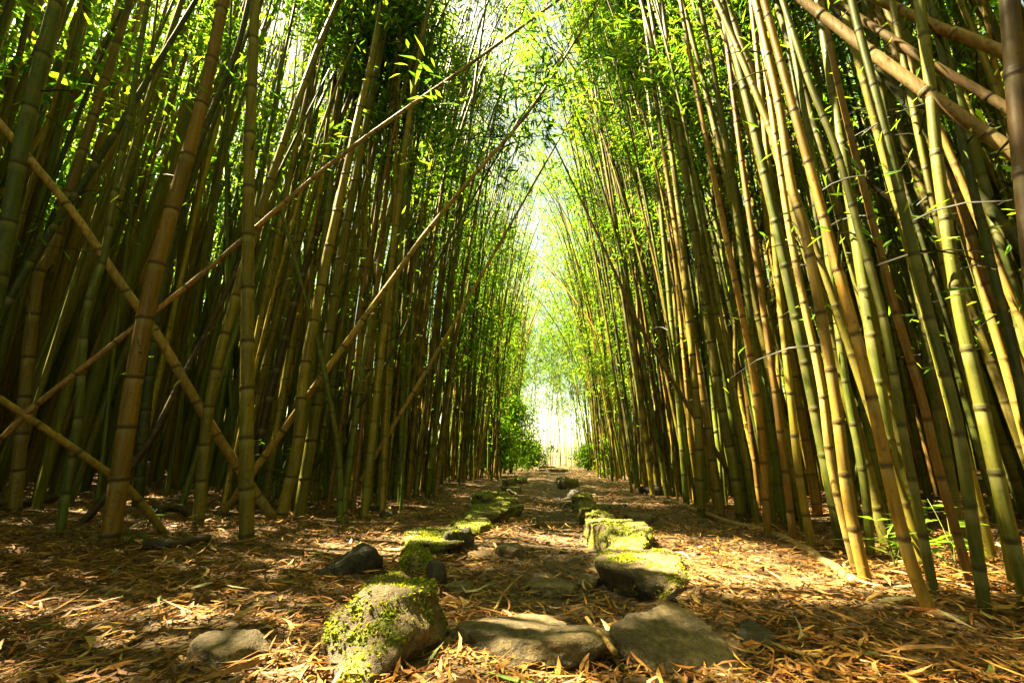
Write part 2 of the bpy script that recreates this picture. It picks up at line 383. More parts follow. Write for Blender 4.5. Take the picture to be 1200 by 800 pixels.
# poles
h('long tan dead pole propped across the thicket over other bamboos', (0.30, 0.20, 0.055), 12, [(320, 607), (272, 537), (229, 469), (187, 396), (140, 330), (93, 259), (42, 195), (0, 145), (-40, 95)], H=7, dead=True, az=-46, cls='pole')
h('very long straw brown pole slanting out over the path', (0.25, 0.15, 0.055), 13, [(-150, 634), (0, 515), (34, 481), (157, 384), (250, 310), (399, 183), (550, 76), (655, 0)], H=13, dead=True, az=-22, cls='pole')
h('short thin tan pole resting its end in the leaf litter', 'tan', 10, [(193, 625), (157, 579), (127, 554), (60, 507), (0, 467), (-50, 430)], H=4, dead=True, az=-55, cls='pole')
h('tan leaning bamboo with leafy head hanging over the path', (0.27, 0.19, 0.045), 7.5, [(370, 430), (462, 324), (500, 272), (560, 200), (619, 132), (683, 34)], H=6.8, base=(-2.95, 4.0), az=0, f0=0.62, bend=0.0, nb=30, bl=1.9, r=0.033)
h('thin dark leaning bamboo with leafy head hanging over the path', 'deep', 4.5, [(430, 470), (445, 439), (505, 320), (550, 240), (598, 157), (628, 112)], H=6.4, base=(-2.75, 4.6), az=0, f0=0.62, bend=0.0, nb=26, bl=1.9, r=0.021)
h('bright tan slender pole slanting up from the thicket floor', 'straw', 6, [(452, 520), (458, 503), (488, 447), (543, 362), (580, 295)], H=6, dead=True, base=(-2.15, 5.0), az=0, r=0.026, cls='pole')
h('thin dark bamboo leaning from the sunlit side over the path', (0.12, 0.07, 0.03), 5.5, [(790, 470), (746, 375), (725, 328), (670, 212), (632, 132)], H=5.6, base=(1.95, 5.0), az=0, f0=0.75, bend=0.0, r=0.026)
# right of the path
h('sunstruck tan bamboo rising from the bright patch of litter', 'tan', 17, [(1015, 684), (995, 590), (980, 475), (965, 385), (945, 280), (927, 215), (915, 135), (900, 65), (885, 0)])
h('golden orange bamboo with bold dark joints next to the sunstruck one', (0.27, 0.155, 0.020), 19, [(1093, 722), (1070, 668), (1045, 575), (1020, 460), (998, 375), (980, 310), (950, 200), (922, 100), (895, 0)])
h('plain green bamboo close behind the golden orange one', (0.09, 0.10, 0.010), 14, [(1096, 702), (1060, 515), (1035, 372), (1005, 265), (980, 175), (950, 100), (920, 10)])
h('green bamboo with a dark foot among the crowded outer culms', (0.062, 0.078, 0.010), 19, [(1155, 722), (1145, 650), (1120, 490), (1090, 378), (1060, 250), (1030, 125), (1005, 30), (998, 0)])
h('brown bamboo crossing behind the bright green topped one', 'brown', 17, [(1262, 670), (1215, 480), (1180, 390), (1150, 320), (1120, 225), (1080, 140), (1050, 65), (1022, 0)])
h('thick green bamboo, brilliantly sunlit towards its top', (0.105, 0.118, 0.011), 24, [(1208, 715), (1180, 610), (1150, 475), (1125, 365), (1107, 250), (1097, 175), (1090, 100), (1077, 0)])
h('massive dark brown bamboo at the thicket\'s outer corner', (0.06, 0.034, 0.011), 38, [(1250, 800), (1230, 500), (1195, 150), (1183, 0)])
h('pale sunlit slender bamboo beside the fallen pole', 'yellow', 11, [(952, 642), (937, 560), (925, 450), (915, 360), (905, 250), (893, 120), (880, 0)])
h('orange bamboo leaning lightly, second from the fallen pole\'s thin end', (0.23, 0.135, 0.022), 10, [(900, 628), (890, 490), (872, 380), (845, 250), (815, 100), (797, 0)])
h('brown jointed bamboo next to the pale sunlit one', (0.16, 0.092, 0.020), 10, [(930, 633), (920, 550), (905, 435), (890, 330), (868, 180), (845, 0)])
h('olive bamboo with swollen foot along the fallen pole', 'olive', 13, [(870, 612), (860, 550), (845, 475), (830, 380), (806, 220), (775, 0)])
h('slim yellow bamboo standing right against the fallen pole', 'yellow', 10, [(822, 605), (817, 485), (808, 380), (795, 240), (770, 60), (760, 0)])
h('slim straw bamboo in the row along the fallen pole', 'tan', 9, [(846, 606), (836, 550), (822, 450), (800, 320), (775, 160), (752, 0)])
h('grey tan bamboo leaning against the sunstruck one', 'straw', 12, [(1003, 668), (975, 550), (962, 450), (940, 345), (922, 250), (900, 100), (888, 0)], tilt=0.03)
h('bright green bamboo behind the sunstruck one, leaves at its foot', 'green', 12, [(1021, 655), (1012, 560), (990, 440), (975, 330), (955, 200), (930, 60), (918, 0)], tilt=0.02)
h('reddish tan bamboo between two green outer culms', (0.16, 0.088, 0.018), 14, [(1140, 690), (1100, 550), (1080, 465), (1050, 365), (1020, 250), (985, 110), (962, 0)])
h('dull green bamboo leaning out of the crowded outer culms', 'deep', 17, [(1240, 690), (1195, 450), (1175, 365), (1140, 220), (1115, 110), (1090, 0)])
h('dim olive bamboo tucked behind the thick sunlit green one', 'olive', 15, [(1188, 690), (1165, 560), (1130, 420), (1105, 300), (1075, 150), (1045, 0)])
h('dead tan pole lying aslant high among the green culms, the longest', (0.27, 0.19, 0.09), 14, [(1330, 285), (1195, 185), (1100, 115), (1020, 55), (940, 0)], H=9, dead=True, base=(3.15, 1.2), az=30, r=0.031, cls='pole')
h('dusky thin pole slanting parallel below the upper tan one', (0.15, 0.09, 0.04), 11, [(1330, 220), (1185, 130), (1120, 90), (1050, 45), (975, 0)], H=9, dead=True, base=(3.4, 1.2), az=34, r=0.024, cls='pole')
h('upper tan pole slanting over the massive dark bamboo', (0.22, 0.14, 0.06), 14, [(1330, 135), (1172, 60), (1100, 30), (1030, 0)], H=9, dead=True, base=(3.5, 1.1), az=38, r=0.032, cls='pole')
h('dark green pole slanting down behind the thick sunlit green bamboo', 'deep', 13, [(1330, 405), (1197, 290), (1150, 230), (1105, 175), (1050, 105)], H=7, dead=True, base=(3.5, 1.9), az=30, r=0.032, cls='pole')
h('blackish pole slanting down between green outer culms', 'dark', 10, [(1250, 390), (1090, 270), (1035, 230), (995, 200), (940, 150)], H=7, dead=True, base=(4.6, 3.6), az=30, r=0.03, cls='pole')

# openings in the canopy that let the sun down
def gp(px, py, z=0): return ground_at(px, py)
sunlit(gp(905, 680), 0.36); sunlit(gp(965, 688), 0.28); sunlit(gp(850, 682), 0.22); sunlit(gp(620, 750), 0.22)

for key, idx, rr in (('sunstruck tan', (6, 7, 8), 0.36), ('golden orange', (6, 7), 0.3), ('thick green', (4, 5, 6), 0.3), ('pale sunlit', (2, 3, 4), 0.3), ('grey tan', (2, 4), 0.22), ('orange bamboo leaning', (2, 4), 0.25), ('slim yellow', (2, 4), 0.25), ('olive bamboo with', (3,), 0.25)):
    for hd in H_LIST:
        if hd['label'].startswith(key):
            for i in idx: sunlit(hd['P'][i], rr)
for a, b, rr in ((560, 750, 0.09), (640, 745, 0.10), (745, 668, 0.12), (560, 668, 0.12), (640, 600, 0.2), (470, 590, 0.2)): sunlit(gp(a, b), rr)
rg = np.random.default_rng(3)
for k in range(120):
    yy = 3.0+18*rg.random()**1.4; xx = rg.uniform(1.2, 2.1) if k % 4 else rg.uniform(-2.6, -1.6)
    sunlit((xx, yy, rg.uniform(0.8, 7.0)), rg.uniform(0.28, 0.6))

def finish_curve(hd):
    P = catmull(hd['P'], 8); L = arclen(P); H = hd['H']
    if hd['cut']: return P, L
    if L < H:       # carry on beyond the last point, straightening a little and arching over at the top
        T = norm(P[-1]-P[-4]); Q = [P[-1]]; n = int((H-L)/0.3)+1; inward = np.array([-np.sign(Q[0][0]+1e-6), 0.15, 0])
        for i in range(n):
            if not hd['dead']: T = norm(T+np.array([0, 0, 0.05])*(1-i/n)+inward*0.05*hd['bend']*(i/n))
            Q.append(Q[-1]+T*(H-L)/n)
        P = np.concatenate([P, np.array(Q[1:])])
    return P, arclen(P)
hero_xy = []
for q, hd in enumerate(H_LIST):
    rs = np.random.default_rng(100+q); C, H = finish_curve(hd)
    b = C[0]; hero_xy.append(b[:2])
    if hd['r']: r0 = hd['r']
    else:
        u = (hd['px'][0]-600)/F; r0 = 0.5*hd['w']*axial(b)/(F*math.sqrt(1+min(u*u, 1.6)))
    r0 = float(np.clip(r0, 0.012, 0.075)); hd['r0'] = r0
    t0 = norm(C[1]-C[0]); C = np.concatenate([[C[0]-t0*0.12], C]); H += 0.12
    pole = hd['cls'] == 'pole'
    root = link('bamboo_pole' if pole else 'bamboo', None, loc=b)
    tag(root, hd['label'], 'bamboo pole' if pole else 'bamboo', 'fallen and propped bamboo poles' if pole else 'bamboos standing along the path')
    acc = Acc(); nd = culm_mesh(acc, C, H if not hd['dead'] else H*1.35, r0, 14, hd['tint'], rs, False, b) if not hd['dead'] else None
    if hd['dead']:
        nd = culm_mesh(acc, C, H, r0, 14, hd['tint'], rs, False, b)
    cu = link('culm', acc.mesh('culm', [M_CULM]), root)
    # joints: each a raised collar with a scar line
    nP, _ = resample(C, nd); nT, _ = resample(C, nd+0.03)
    vis = 0
    unit = None
    for k, s in enumerate(nd):
        if s > H-0.1 or s < 0.16: continue
        pp = nP[k]; rel = pp-EYE; ax = float(rel@fwd)
        if ax < 0.3: continue
        sx = 600+F*float(rel@rgt)/ax; sy = 400-F*float(rel@upv)/ax
        if not (-30 < sx < 1230 and sy > -30): continue
        if unit is None:
            zz = np.array([-0.016, -0.004, 0.0, 0.004, 0.009, 0.02]); rr = np.array([0.99, 1.05, 1.13, 1.04, 1.09, 0.985])
            Vn, pn = tube(np.stack([0*zz, 0*zz, zz/0.03], 1), rr, 14, cap=False)
            node_a = np.repeat([0.0, 0.55, 0.9, 0.95, 0.45, 0.0], 14)
            unit = build_mesh('node', Vn, pn, [M_CULM], True, {'tint': np.tile(hd['tint']*0.9, (len(Vn), 1)), 'node': node_a})
        rn = float(radius(s, H, r0)); o = link('node', unit, cu, pp-b)
        o.rotation_euler = Vector(norm(nT[k]-nP[k])).to_track_quat('Z', 'Y').to_euler(); o.scale = (rn, rn, 0.03*min(1.0, rn/0.03+0.25))
    if hd['crown']:
        acc = Acc(); crown(acc, C, H, hd['f0'], 1.0, hd['nb']*(4 if b[0] < -1.5 and hd['bl'] < 1.5 else 1), hd['bl']*(1.4 if b[0] < -1.5 and hd['bl'] < 1.5 else 1), 4, 6, 0.16, rs, True, b, keep_all=hd['bl'] > 1.5)
        crown(acc, C, H, 0.10, hd['f0'], 4, 0.40, 2, 3, 0.085, rs, True, b)
        if acc.n: link('crown', acc.mesh('crown', [M_LEAF], False), root)
hero_xy = np.array(hero_xy)

# ------------------------------------------------------------------ the rest of the stand
def wall_l(y): return -1.95-0.35*np.sin(y*0.9)-0.25*np.sin(y*2.3+1)-np.clip((y-18)*0.03, 0, 0.5)
def wall_r(y): return 1.5+0.18*np.sin(y*1.1+2)+0.12*np.sin(y*2.9)+np.clip((y-18)*0.02, 0, 0.3)
cand = []
def scatter(n, x0, x1, y0, y1, seed, dmin):
    rs = np.random.default_rng(seed); pts = []
    grid = {}
    for _ in range(n):
        x = rs.uniform(x0, x1); y = rs.uniform(y0, y1); key = (int(x//dmin), int(y//dmin)); ok = True
        for a in (-1, 0, 1):
            for b in (-1, 0, 1):
                for q in grid.get((key[0]+a, key[1]+b), ()):
                    if (q[0]-x)**2+(q[1]-y)**2 < dmin*dmin: ok = False
        if ok: grid.setdefault(key, []).append((x, y)); pts.append((x, y))
    return pts
pts = []
for side, seed in ((-1, 5), (1, 6)):
    edge = lambda y: wall_l(y) if side < 0 else wall_r(y)
    for (x, y) in scatter(4600, 1.2, 5.5, -4, 44, seed, 0.25): pts.append((side*x, y, 0))
    for (x, y) in scatter(1300, 1.3, 3.6, 4.5, 27, seed+40, 0.22): pts.append((side*x, y, 2))
    for (x, y) in scatter(2600, 5.5, 24, -12, 46, seed+20, 0.5): pts.append((side*x, y, 1))
for side, seed in ((-1, 71), (1, 72)):
    for (x, y) in scatter(1500, 5.0, 17, -1, 13, seed, 0.3): pts.append((side*x, y, 3))
sel = []
for x, y, deep in pts:
    edge = float(wall_l(y)) if x < 0 else float(wall_r(y))
    depth = (edge-x) if x < 0 else (x-edge)
    if depth < 0: continue
    if y > 25 and abs(x-0.2) < 2.3+(y-25)*0.5: continue
    d = math.hypot(x, y)
    if deep == 1 and y > 9 and abs(x) < 0.6*y and rng.random() < (0.8 if x < 0 else 0.6): continue
    if deep == 2 and y > 12 and rng.random() < 0.6: continue
    if deep == 0 and y > 9 and depth > 1.5 and rng.random() < (0.65 if x < 0 else 0.45): continue
    if x < 0 and (d < 4.6 or (d < 5.3 and y < 4.2)) and y > -0.5: continue
    if x > 0 and (d < 2.7 or (y < 2.3 and d < 3.4)) and y > -0.5: continue
    if y < 0 and d < 2.5: continue
    if len(hero_xy) and np.min(np.hypot(hero_xy[:, 0]-x, hero_xy[:, 1]-y)) < 0.14: continue
    if depth > 1.2 and deep == 0 and rng.random() < 0.25: continue
    sel.append([x, y, deep, depth, d])
# a few culms scattered in the distance beyond the end of the path
for k in range(44): sel.append([rng.uniform(-3.6, 4.0), rng.uniform(26.5, 36), 4, 0.3, 40.0])
for k in range(40): sel.append([rng.uniform(-9.0, 9.5), rng.uniform(33, 46), 4, 0.3, 40.0])
def score(s):
    x, y, deep, depth, d = s
    rel = np.array([x, y, 1.5])-EYE; ax = rel@fwd
    if ax < 0.5: return 1e9
    sx = 600+F*(rel@rgt)/ax
    if sx < -60 or sx > 1260: return 1e9
    return d*(1+0.9*depth)
order = sorted(sel, key=score)
NIND = 300-len([1 for hd in H_LIST if hd['cls'] == 'bamboo'])
CLS = [('green', 0.40), ('olive', 0.27), ('yellow', 0.17), ('tan', 0.08), ('deep', 0.05), ('brown', 0.03)]
CN = dict(green='plain green', olive='olive', yellow='yellow green', tan='tan', deep='dark green', brown='brown')
def rand_curve(x, y, rs, H, depth):
    side = -1 if x < 0 else 1
    lean = np.array([-side*rs.normal(0.035, 0.05), rs.normal(0.0, 0.05)])
    if rs.random() < 0.14: lean += np.clip(rs.normal(0, 0.16, 2), -0.25, 0.25)
    if math.hypot(x, y) < 9: lean[1] = np.clip(lean[1], -0.07, 0.07)
    if math.hypot(x, y) < 11: lean[0] = -side*min(-side*lean[0], 0.09)
    bx = -side*rs.uniform(0.1, 1.5)*(1 if depth < 2 else 0.4); by = rs.normal(0, 0.6)
    t = np.linspace(0, 1, 26); z0 = gz(x, y)[0]-0.08
    wob = 0.03*np.sin(t*rs.uniform(5, 14)+rs.uniform(0, 6))*t
    C = np.stack([x+lean[0]*H*t+bx*t**2.6+wob, y+lean[1]*H*t+by*t**2.6+wob*0.7, z0+H*t*(1-0.10*t**3*min(1.5, abs(bx)))], 1)
    return C
def shades_patch(C):
    for g, r in GAPS[:3]:
        d = C-g; t = d@SUNDIR; q = np.linalg.norm(d-t[:, None]*SUNDIR, axis=1)
        if ((q < r*0.7) & (t > 1.0)).any(): return True
    return False
stuff_c = Acc(); stuff_l = Acc(); deep_c = Acc(); deep_l = Acc()
for q, s in enumerate(order):
    x, y, deep, depth, d = s; rs = np.random.default_rng(5000+q)
    H = rs.uniform(9.5, 13.5) if deep != 1 else rs.uniform(9, 13); r0 = rs.choice([0.022, 0.03, 0.036, 0.042, 0.05], p=[.15, .25, .27, .23, .1])
    r0 *= 0.8 if y > 5 else 0.88
    if d > 14: r0 *= 1.05
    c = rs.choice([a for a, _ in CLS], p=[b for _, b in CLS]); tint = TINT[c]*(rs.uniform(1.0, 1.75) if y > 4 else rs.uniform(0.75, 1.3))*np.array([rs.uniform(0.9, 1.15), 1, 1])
    C = rand_curve(x, y, rs, H, depth); side = -1 if x < 0 else 1
    f0 = rs.uniform(0.22, 0.5) if d > 9 else rs.uniform(0.33, 0.55)
    shade_k = 0.45+2.4*np.clip((12-y)/7, 0, 1)
    if depth < 1.1 and y > 9: shade_k = 1.6; f0 = rs.uniform(0.10, 0.34)
    if depth < 0.9 and 4 < y < 9: shade_k *= 0.9
    if shades_patch(resample(C, np.arange(0, H, 0.25))[0]): continue
    if deep == 3:
        deep_c.add(*tube(C[::5], radius(np.linspace(0, H, 26)[::5], H, r0*2.2), 4, False), tint=tint*0.8, node=0.0); continue
    if q < NIND and deep != 4 and score(s) < 1e8:
        b = C[0]+np.array([0, 0, 0.08]); root = link('bamboo', None, loc=b)
        e = C[10]-C[0]; inw = -side*e[0]/e[2]; st = 'leaning inward' if inw > 0.11 else ('leaning back' if inw < -0.03 else 'upright')
        th = 'slender' if r0 < 0.031 else ('stout' if r0 > 0.045 else 'mid sized')
        wh = ('by the propped poles' if y < 6 else 'behind the open litter' if y < 10 else 'before the far shrubs' if y < 18 else 'at the bright path end') if side < 0 else \
             ('by the sunstruck litter' if y < 4.5 else 'along the fallen pole' if y < 9 else 'past the fallen pole' if y < 18 else 'at the sunny path end')
        rw = 'front row' if depth < 0.45 else 'second row' if depth < 1.0 else 'back rows'
        tag(root, f'{th} {CN[c]} bamboo, {st}, {rw} {wh}', 'bamboo', 'bamboos standing along the path')
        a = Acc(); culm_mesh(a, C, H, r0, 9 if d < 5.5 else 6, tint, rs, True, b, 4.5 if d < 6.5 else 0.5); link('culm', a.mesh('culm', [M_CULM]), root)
        a = Acc(); near = d < 9
        crown(a, C, H, f0, 1.0, int(16*shade_k), 1.15, 3, 8 if near else 10, 0.15 if near else 0.17, rs, near, b)
        if near: crown(a, C, H, 0.1, f0, 5, 0.45, 2, 3, 0.085, rs, True, b)
        if a.n: link('crown', a.mesh('crown', [M_LEAF], False), root)
    elif deep == 4:
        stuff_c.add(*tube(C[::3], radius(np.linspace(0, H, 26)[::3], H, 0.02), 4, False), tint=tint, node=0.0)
        crown(stuff_l, C, H, 0.36+0.12*rs.random(), 1.0, 26, 1.5, 3, 5, 0.30, rs, False, spread=0.3, shade=0.6)
    elif deep != 1:
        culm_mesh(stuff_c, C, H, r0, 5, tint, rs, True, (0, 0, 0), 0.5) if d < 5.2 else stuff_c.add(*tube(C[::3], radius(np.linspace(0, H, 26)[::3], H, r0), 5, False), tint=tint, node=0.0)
        crown(stuff_l, C, H, f0, 1.0, int((8 if depth < 1.5 else 4)*shade_k)+1 if deep == 0 else 3, 1.2, 3, 7, 0.20, rs, False)
    else:
        deep_c.add(*tube(C[::5], radius(np.linspace(0, H, 26)[::5], H, r0*2.0), 4, False), tint=tint, node=0.0)
        crown(deep_l, C, H, rs.uniform(0.33, 0.55), 1.0, 6 if y > 14 else (22 if -9 < x < -4 and -2 < y < 4 else 11), 1.6, 3, 3, 0.46, rs, False, spread=0.4)
def stuffobj(name, acc, mat, label, cat, smooth=True):
    o = link(name, acc.mesh(name, [mat], smooth)); tag(o, label, cat, kind='stuff')
stuffobj('bamboo_thicket', stuff_c, M_CULM, 'uncounted bamboo culms crowding behind the front rows', 'bamboo thicket')
stuffobj('thicket_foliage', stuff_l, M_LEAF, 'leaves of the bamboo thicket behind the front rows', 'foliage', False)
stuffobj('deep_bamboo_thicket', deep_c, M_CULM, 'mass of bamboo culms deep in the grove', 'bamboo thicket')
stuffobj('deep_thicket_foliage', deep_l, M_LEAF, 'leafy canopy over the deep part of the bamboo grove', 'foliage', False)

# ------------------------------------------------------------------ stones
import bmesh
def ico(sub):
    bm = bmesh.new(); bmesh.ops.create_icosphere(bm, subdivisions=sub, radius=1.0)
    V = np.array([v.co[:] for v in bm.verts]); Fc = np.array([[v.index for v in f.verts] for f in bm.faces]); bm.free(); return norm(V), Fc
ICO = {3: ico(3), 4: ico(4), 5: ico(5)}
FOOT = []     # (x, y, rx, ry, rot, top) footprints of stones, so that litter lies around them
def stone(label, px, py, w, hgt, depth, planes=None, seed=0, moss=0.0, dark=False, rot=0.0, sink=0.3, sub=5, rough=0.05, name='stone', group=None, taper=0.0, slope=(0, 0), flat=0.75):
    """px, py: front foot in the photograph; w: width in its pixels; hgt, depth in metres"""
    rs = np.random.default_rng(900+seed); f = ground_at(px, py); wm = w*axial(f)/F
    dirn = norm(np.array([f[0], f[1]-0.0, 0])); c = f+dirn*depth*0.45
    d, Fc = ICO[sub]
    pl = [(0, 0, 1, flat), (0, 0, -1, 0.9)]
    pl += planes or []
    for _ in range(14):
        n = norm(rs.normal(0, 1, 3)*np.array([1, 1, 0.6])); pl.append((*n, rs.uniform(0.78, 1.02)))
    r = np.zeros(len(d))
    for a, b, cc, hh in pl:
        n = norm([a, b, cc]); r += np.clip((d@n)/hh, 0, None)**36
    r = np.minimum(r**(-1/36), 1.35)
    P = d*r[:, None]
    P[:, :2] *= (1-taper*np.clip(P[:, 2:3], -0.4, 1))
    P = P+d*(fbm(P+seed*3.1, 1.6, seed, 3)*rough*2.2+fbm(P+seed, 6, seed+3, 3)*rough*0.8-np.clip(fbm(P+seed, 3.2, seed+9, 2)-0.25, 0, 1)*0.10)[:, None]
    P = P*np.array([wm/2, depth/2, hgt/(flat+sink)])
    a = rot-math.atan2(dirn[0], dirn[1]); ca, sa = math.cos(a), math.sin(a)
    P = np.stack([P[:, 0]*ca-P[:, 1]*sa, P[:, 0]*sa+P[:, 1]*ca, P[:, 2]+slope[0]*P[:, 0]+slope[1]*P[:, 1]], 1)
    zt = hgt*flat/(flat+sink)
    o0 = np.array([c[0], c[1], gz(c[0], c[1])[0]+hgt*sink/(flat+sink)*0.55])
    v0, v1, v2 = P[Fc[:, 0]], P[Fc[:, 1]], P[Fc[:, 2]]; fn = np.cross(v1-v0, v2-v0); vn = np.zeros_like(P)
    for k in range(3): np.add.at(vn, Fc[:, k], fn)
    vn = norm(vn)
    mm = np.clip(moss*1.5-0.62+0.95*fbm(P, 7/max(0.3, wm), seed+5, 3)+0.25*vn[:, 2], 0, 1)*(vn[:, 2] > -0.35) if moss else np.zeros(len(P))
    me = build_mesh('rock', P, [Fc], [M_DARK if dark else M_STONE], True, {'moss': mm*0.75})
    root = link(name, me, loc=o0); tag(root, label, 'stone', group)
    if moss:
        wt = mm*np.linalg.norm(fn, axis=1).mean(); wt = np.where(mm > 0.25, mm, 0)
        if wt.sum() > 0:
            n = int(min(3600, 11000*moss*wm*depth/0.12)); n = max(300, n)
            idx = rs.choice(len(P), n, p=wt/wt.sum()); e = wm*0.02
            B = P[idx]+rs.normal(0, e, (n, 3))*(1-np.abs(vn[idx])*0.9); D = norm(vn[idx]+rs.normal(0, 0.6, (n, 3)))
            L = rs.uniform(0.005, 0.014, n); t = np.array([[0.12, 0.14, 0.010], [0.20, 0.21, 0.012], [0.06, 0.085, 0.008], [0.29, 0.28, 0.015]])[rs.integers(0, 4, n)]
            V, po, T = leaf_quads(B-vn[idx]*0.003, D, L, L*0.9, t, rs)
            mo = link('moss', build_mesh('moss', V, po, [M_MOSS], False, {'tint': T}), root); mo['kind'] = 'stuff'
            mo['label'] = 'bright yellow green moss growing on the stone'
    FOOT.append((c[0], c[1], wm/2, depth/2, a, o0[2]+zt)); return root
stone('big mossy boulder with sloping sides at the start of the stone edging', 455, 790, 168, 0.215, 0.55, [(-0.7, 0.1, 0.7, 0.80), (0.9, 0, 0.4, 0.86), (0, -1, 0.65, 0.86), (0.1, 0.2, 1, 0.8)], 1, 0.52, rot=-0.25, sink=0.35, flat=0.9, taper=0.04)
stone('flat rounded brown step stone lying across the path', 622, 789, 200, 0.115, 0.36, [(0, -1, 0.15, 0.80), (0.1, 0.3, 1, 0.55)], 2, 0.0, sink=0.5, flat=0.6, rot=0.05, rough=0.055)
stone('flat pointed step stone with undercut front beside the rounded one', 795, 792, 172, 0.09, 0.40, [(0.75, 0.65, 0, 0.62), (0.5, -1, -0.5, 0.72), (-0.9, 0.2, 0, 0.75), (0.15, -0.2, 1, 0.55)], 3, 0.0, sink=0.4, flat=0.6, rot=-0.1, slope=(-0.10, 0.10), rough=0.04)
stone('angular slab with mossy undercut front and flat bare top', 755, 712, 120, 0.13, 0.70, [(-0.75, -0.65, -0.35, 0.66), (0.45, -0.9, -0.35, 0.72), (0.9, 0.4, 0, 0.7), (-0.1, 0.1, 1, 0.45)], 4, 0.42, sink=0.15, flat=0.55, rot=0.35, slope=(-0.05, 0.10), rough=0.035)
stone('moss covered block with steep dark side edging the path', 722, 662, 84, 0.19, 1.0, [(-1, 0, -0.1, 0.72), (0, 0.1, 1, 0.5)], 5, 0.8, sink=0.25, flat=0.6, rot=0.24, rough=0.07)
stone('small squarish mossy stone at the dark end of the edging row', 694, 616, 46, 0.20, 0.75, [(-1, 0, 0, 0.75), (0, -1, -0.2, 0.75), (0, 0, 1, 0.5)], 6, 0.6, sub=4, sink=0.25, rough=0.07)
stone('low mossy stone behind the big sloping boulder', 506, 650, 84, 0.12, 0.6, [(0, 0, 1, 0.5)], 7, 0.85, sub=4, sink=0.5, rough=0.09)
stone('dark knobbly stone against the low mossy one', 534, 648, 38, 0.12, 0.22, [(0.2, -1, -0.2, 0.7)], 8, 0.1, dark=True, sub=4, rough=0.08)
stone('long mossy stone with a dark end, edging the leaf covered side', 577, 614, 58, 0.15, 0.85, [(0, 0, 1, 0.5)], 9, 0.8, sub=4, rot=-0.2, sink=0.4, rough=0.09)
stone('mossy stone bridging the gap between two edging stones', 548, 628, 46, 0.09, 0.5, None, 34, 0.85, sub=4, sink=0.6, rough=0.09)
stone('low mossy hump hard against the boulder', 486, 672, 40, 0.10, 0.3, None, 35, 0.85, sub=4, sink=0.6, rough=0.09)
stone('mossy stone half sunk just before the far shrubs', 578, 590, 42, 0.14, 0.9, None, 10, 0.8, sub=4, sink=0.4, rough=0.09)
stone('sunken mossy kerb stone behind the squarish one', 684, 592, 26, 0.14, 0.7, None, 36, 0.7, sub=4, sink=0.4)
stone('bare brown stone tucked behind the angular slab', 775, 672, 60, 0.08, 0.3, None, 37, 0.15, sub=4, sink=0.6)
stone('mossy edging stone next after the long dark ended one', 592, 600, 30, 0.13, 0.7, None, 50, 0.75, sub=4, sink=0.4, rough=0.09)
stone('small mossy edging stone two along from the dark ended one', 600, 580, 22, 0.13, 0.8, None, 51, 0.7, sub=3, sink=0.4, rough=0.09)
stone('squat mossy stone leading the far verge', 609, 566, 18, 0.14, 1.2, None, 52, 0.7, sub=3, sink=0.4, rough=0.09)
stone('cracked mossy stone joining the block to the squarish stone', 703, 634, 46, 0.17, 0.6, [(-1, 0, 0, 0.7)], 53, 0.7, sub=4, sink=0.3, rough=0.09)
stone('narrow dark kerb stone beyond the squarish one', 678, 598, 22, 0.15, 0.6, [(-1, 0, 0, 0.7)], 54, 0.4, True, sub=4, sink=0.3, rough=0.08)
stone('lone pale kerb stone far up the sunny edging', 660, 566, 14, 0.16, 0.9, None, 55, 0.3, sub=3)
stone('broken brown stone lying at the boulder\'s inner foot', 535, 700, 30, 0.05, 0.14, None, 56, 0.0, sub=4, sink=0.6, rough=0.08)
stone('brown stone lying loose between slab and step stones', 690, 690, 36, 0.05, 0.16, None, 57, 0.0, sub=4, sink=0.6, rough=0.08)
stone('wedge shaped dark rock lying alone on the leaf litter', 405, 676, 78, 0.13, 0.34, [(0.1, -1, 0.1, 0.6), (-0.35, 0, 1, 0.45)], 11, 0.0, dark=True, slope=(0.28, 0), sink=0.2, sub=4)
stone('smooth brown stone sunk flush among orange leaves', 268, 786, 76, 0.075, 0.24, None, 12, 0.0, sink=0.9, flat=0.5, sub=4, rough=0.03)
stone('small dark lump of rock out on the open litter', 428, 602, 26, 0.08, 0.16, None, 13, 0, True, sub=3)
stone('little dark stone next to the small dark lump', 452, 606, 18, 0.05, 0.14, None, 14, 0, True, sub=3)
stone('worn stone sunk in the trodden soil of the path', 596, 654, 36, 0.07, 0.25, None, 15, 0, sub=3, sink=0.8)
stone('grey stone lying on pale litter beside the mossy block', 750, 614, 36, 0.09, 0.25, None, 16, 0.1, sub=3)
stone('flat dark stone lodged beside the pointed step stone', 888, 762, 44, 0.035, 0.2, None, 17, 0, True, sub=4, sink=0.6)
stone('jagged black stone wedged beside the big sloping boulder', 510, 690, 24, 0.11, 0.16, None, 18, 0, True, sub=3)
stone('rock at the foot of the fallen pole', 765, 580, 26, 0.14, 0.4, None, 19, 0, True, sub=3)
stone('small dark block next to the squarish mossy stone', 672, 582, 18, 0.12, 0.35, None, 20, 0.2, True, sub=3)
stone('mossy kerb stone far along the path', 664, 573, 22, 0.2, 0.8, None, 21, 0.5, sub=3)
stone('mossy stone on the leafy verge far along the path', 597, 573, 18, 0.2, 1.0, None, 22, 0.6, sub=3)
stone('small rounded stone half buried beside the far kerb', 735, 640, 20, 0.06, 0.15, None, 23, 0.1, sub=3)
stone('flat worn stone sunk in the soil near the step stones', 640, 700, 60, 0.05, 0.22, None, 24, 0, sub=4, sink=0.9, flat=0.5)
for k, (a, b) in enumerate(((648, 553), (646, 549.5))):
    stone(('lower' if k == 0 else 'upper')+' stone step at the bright end of the path', a, b, 40-8*k, 0.2, 0.7, [(0, -1, 0, 0.8)], 30+k, 0.0, sub=3)
rs = np.random.default_rng(77)
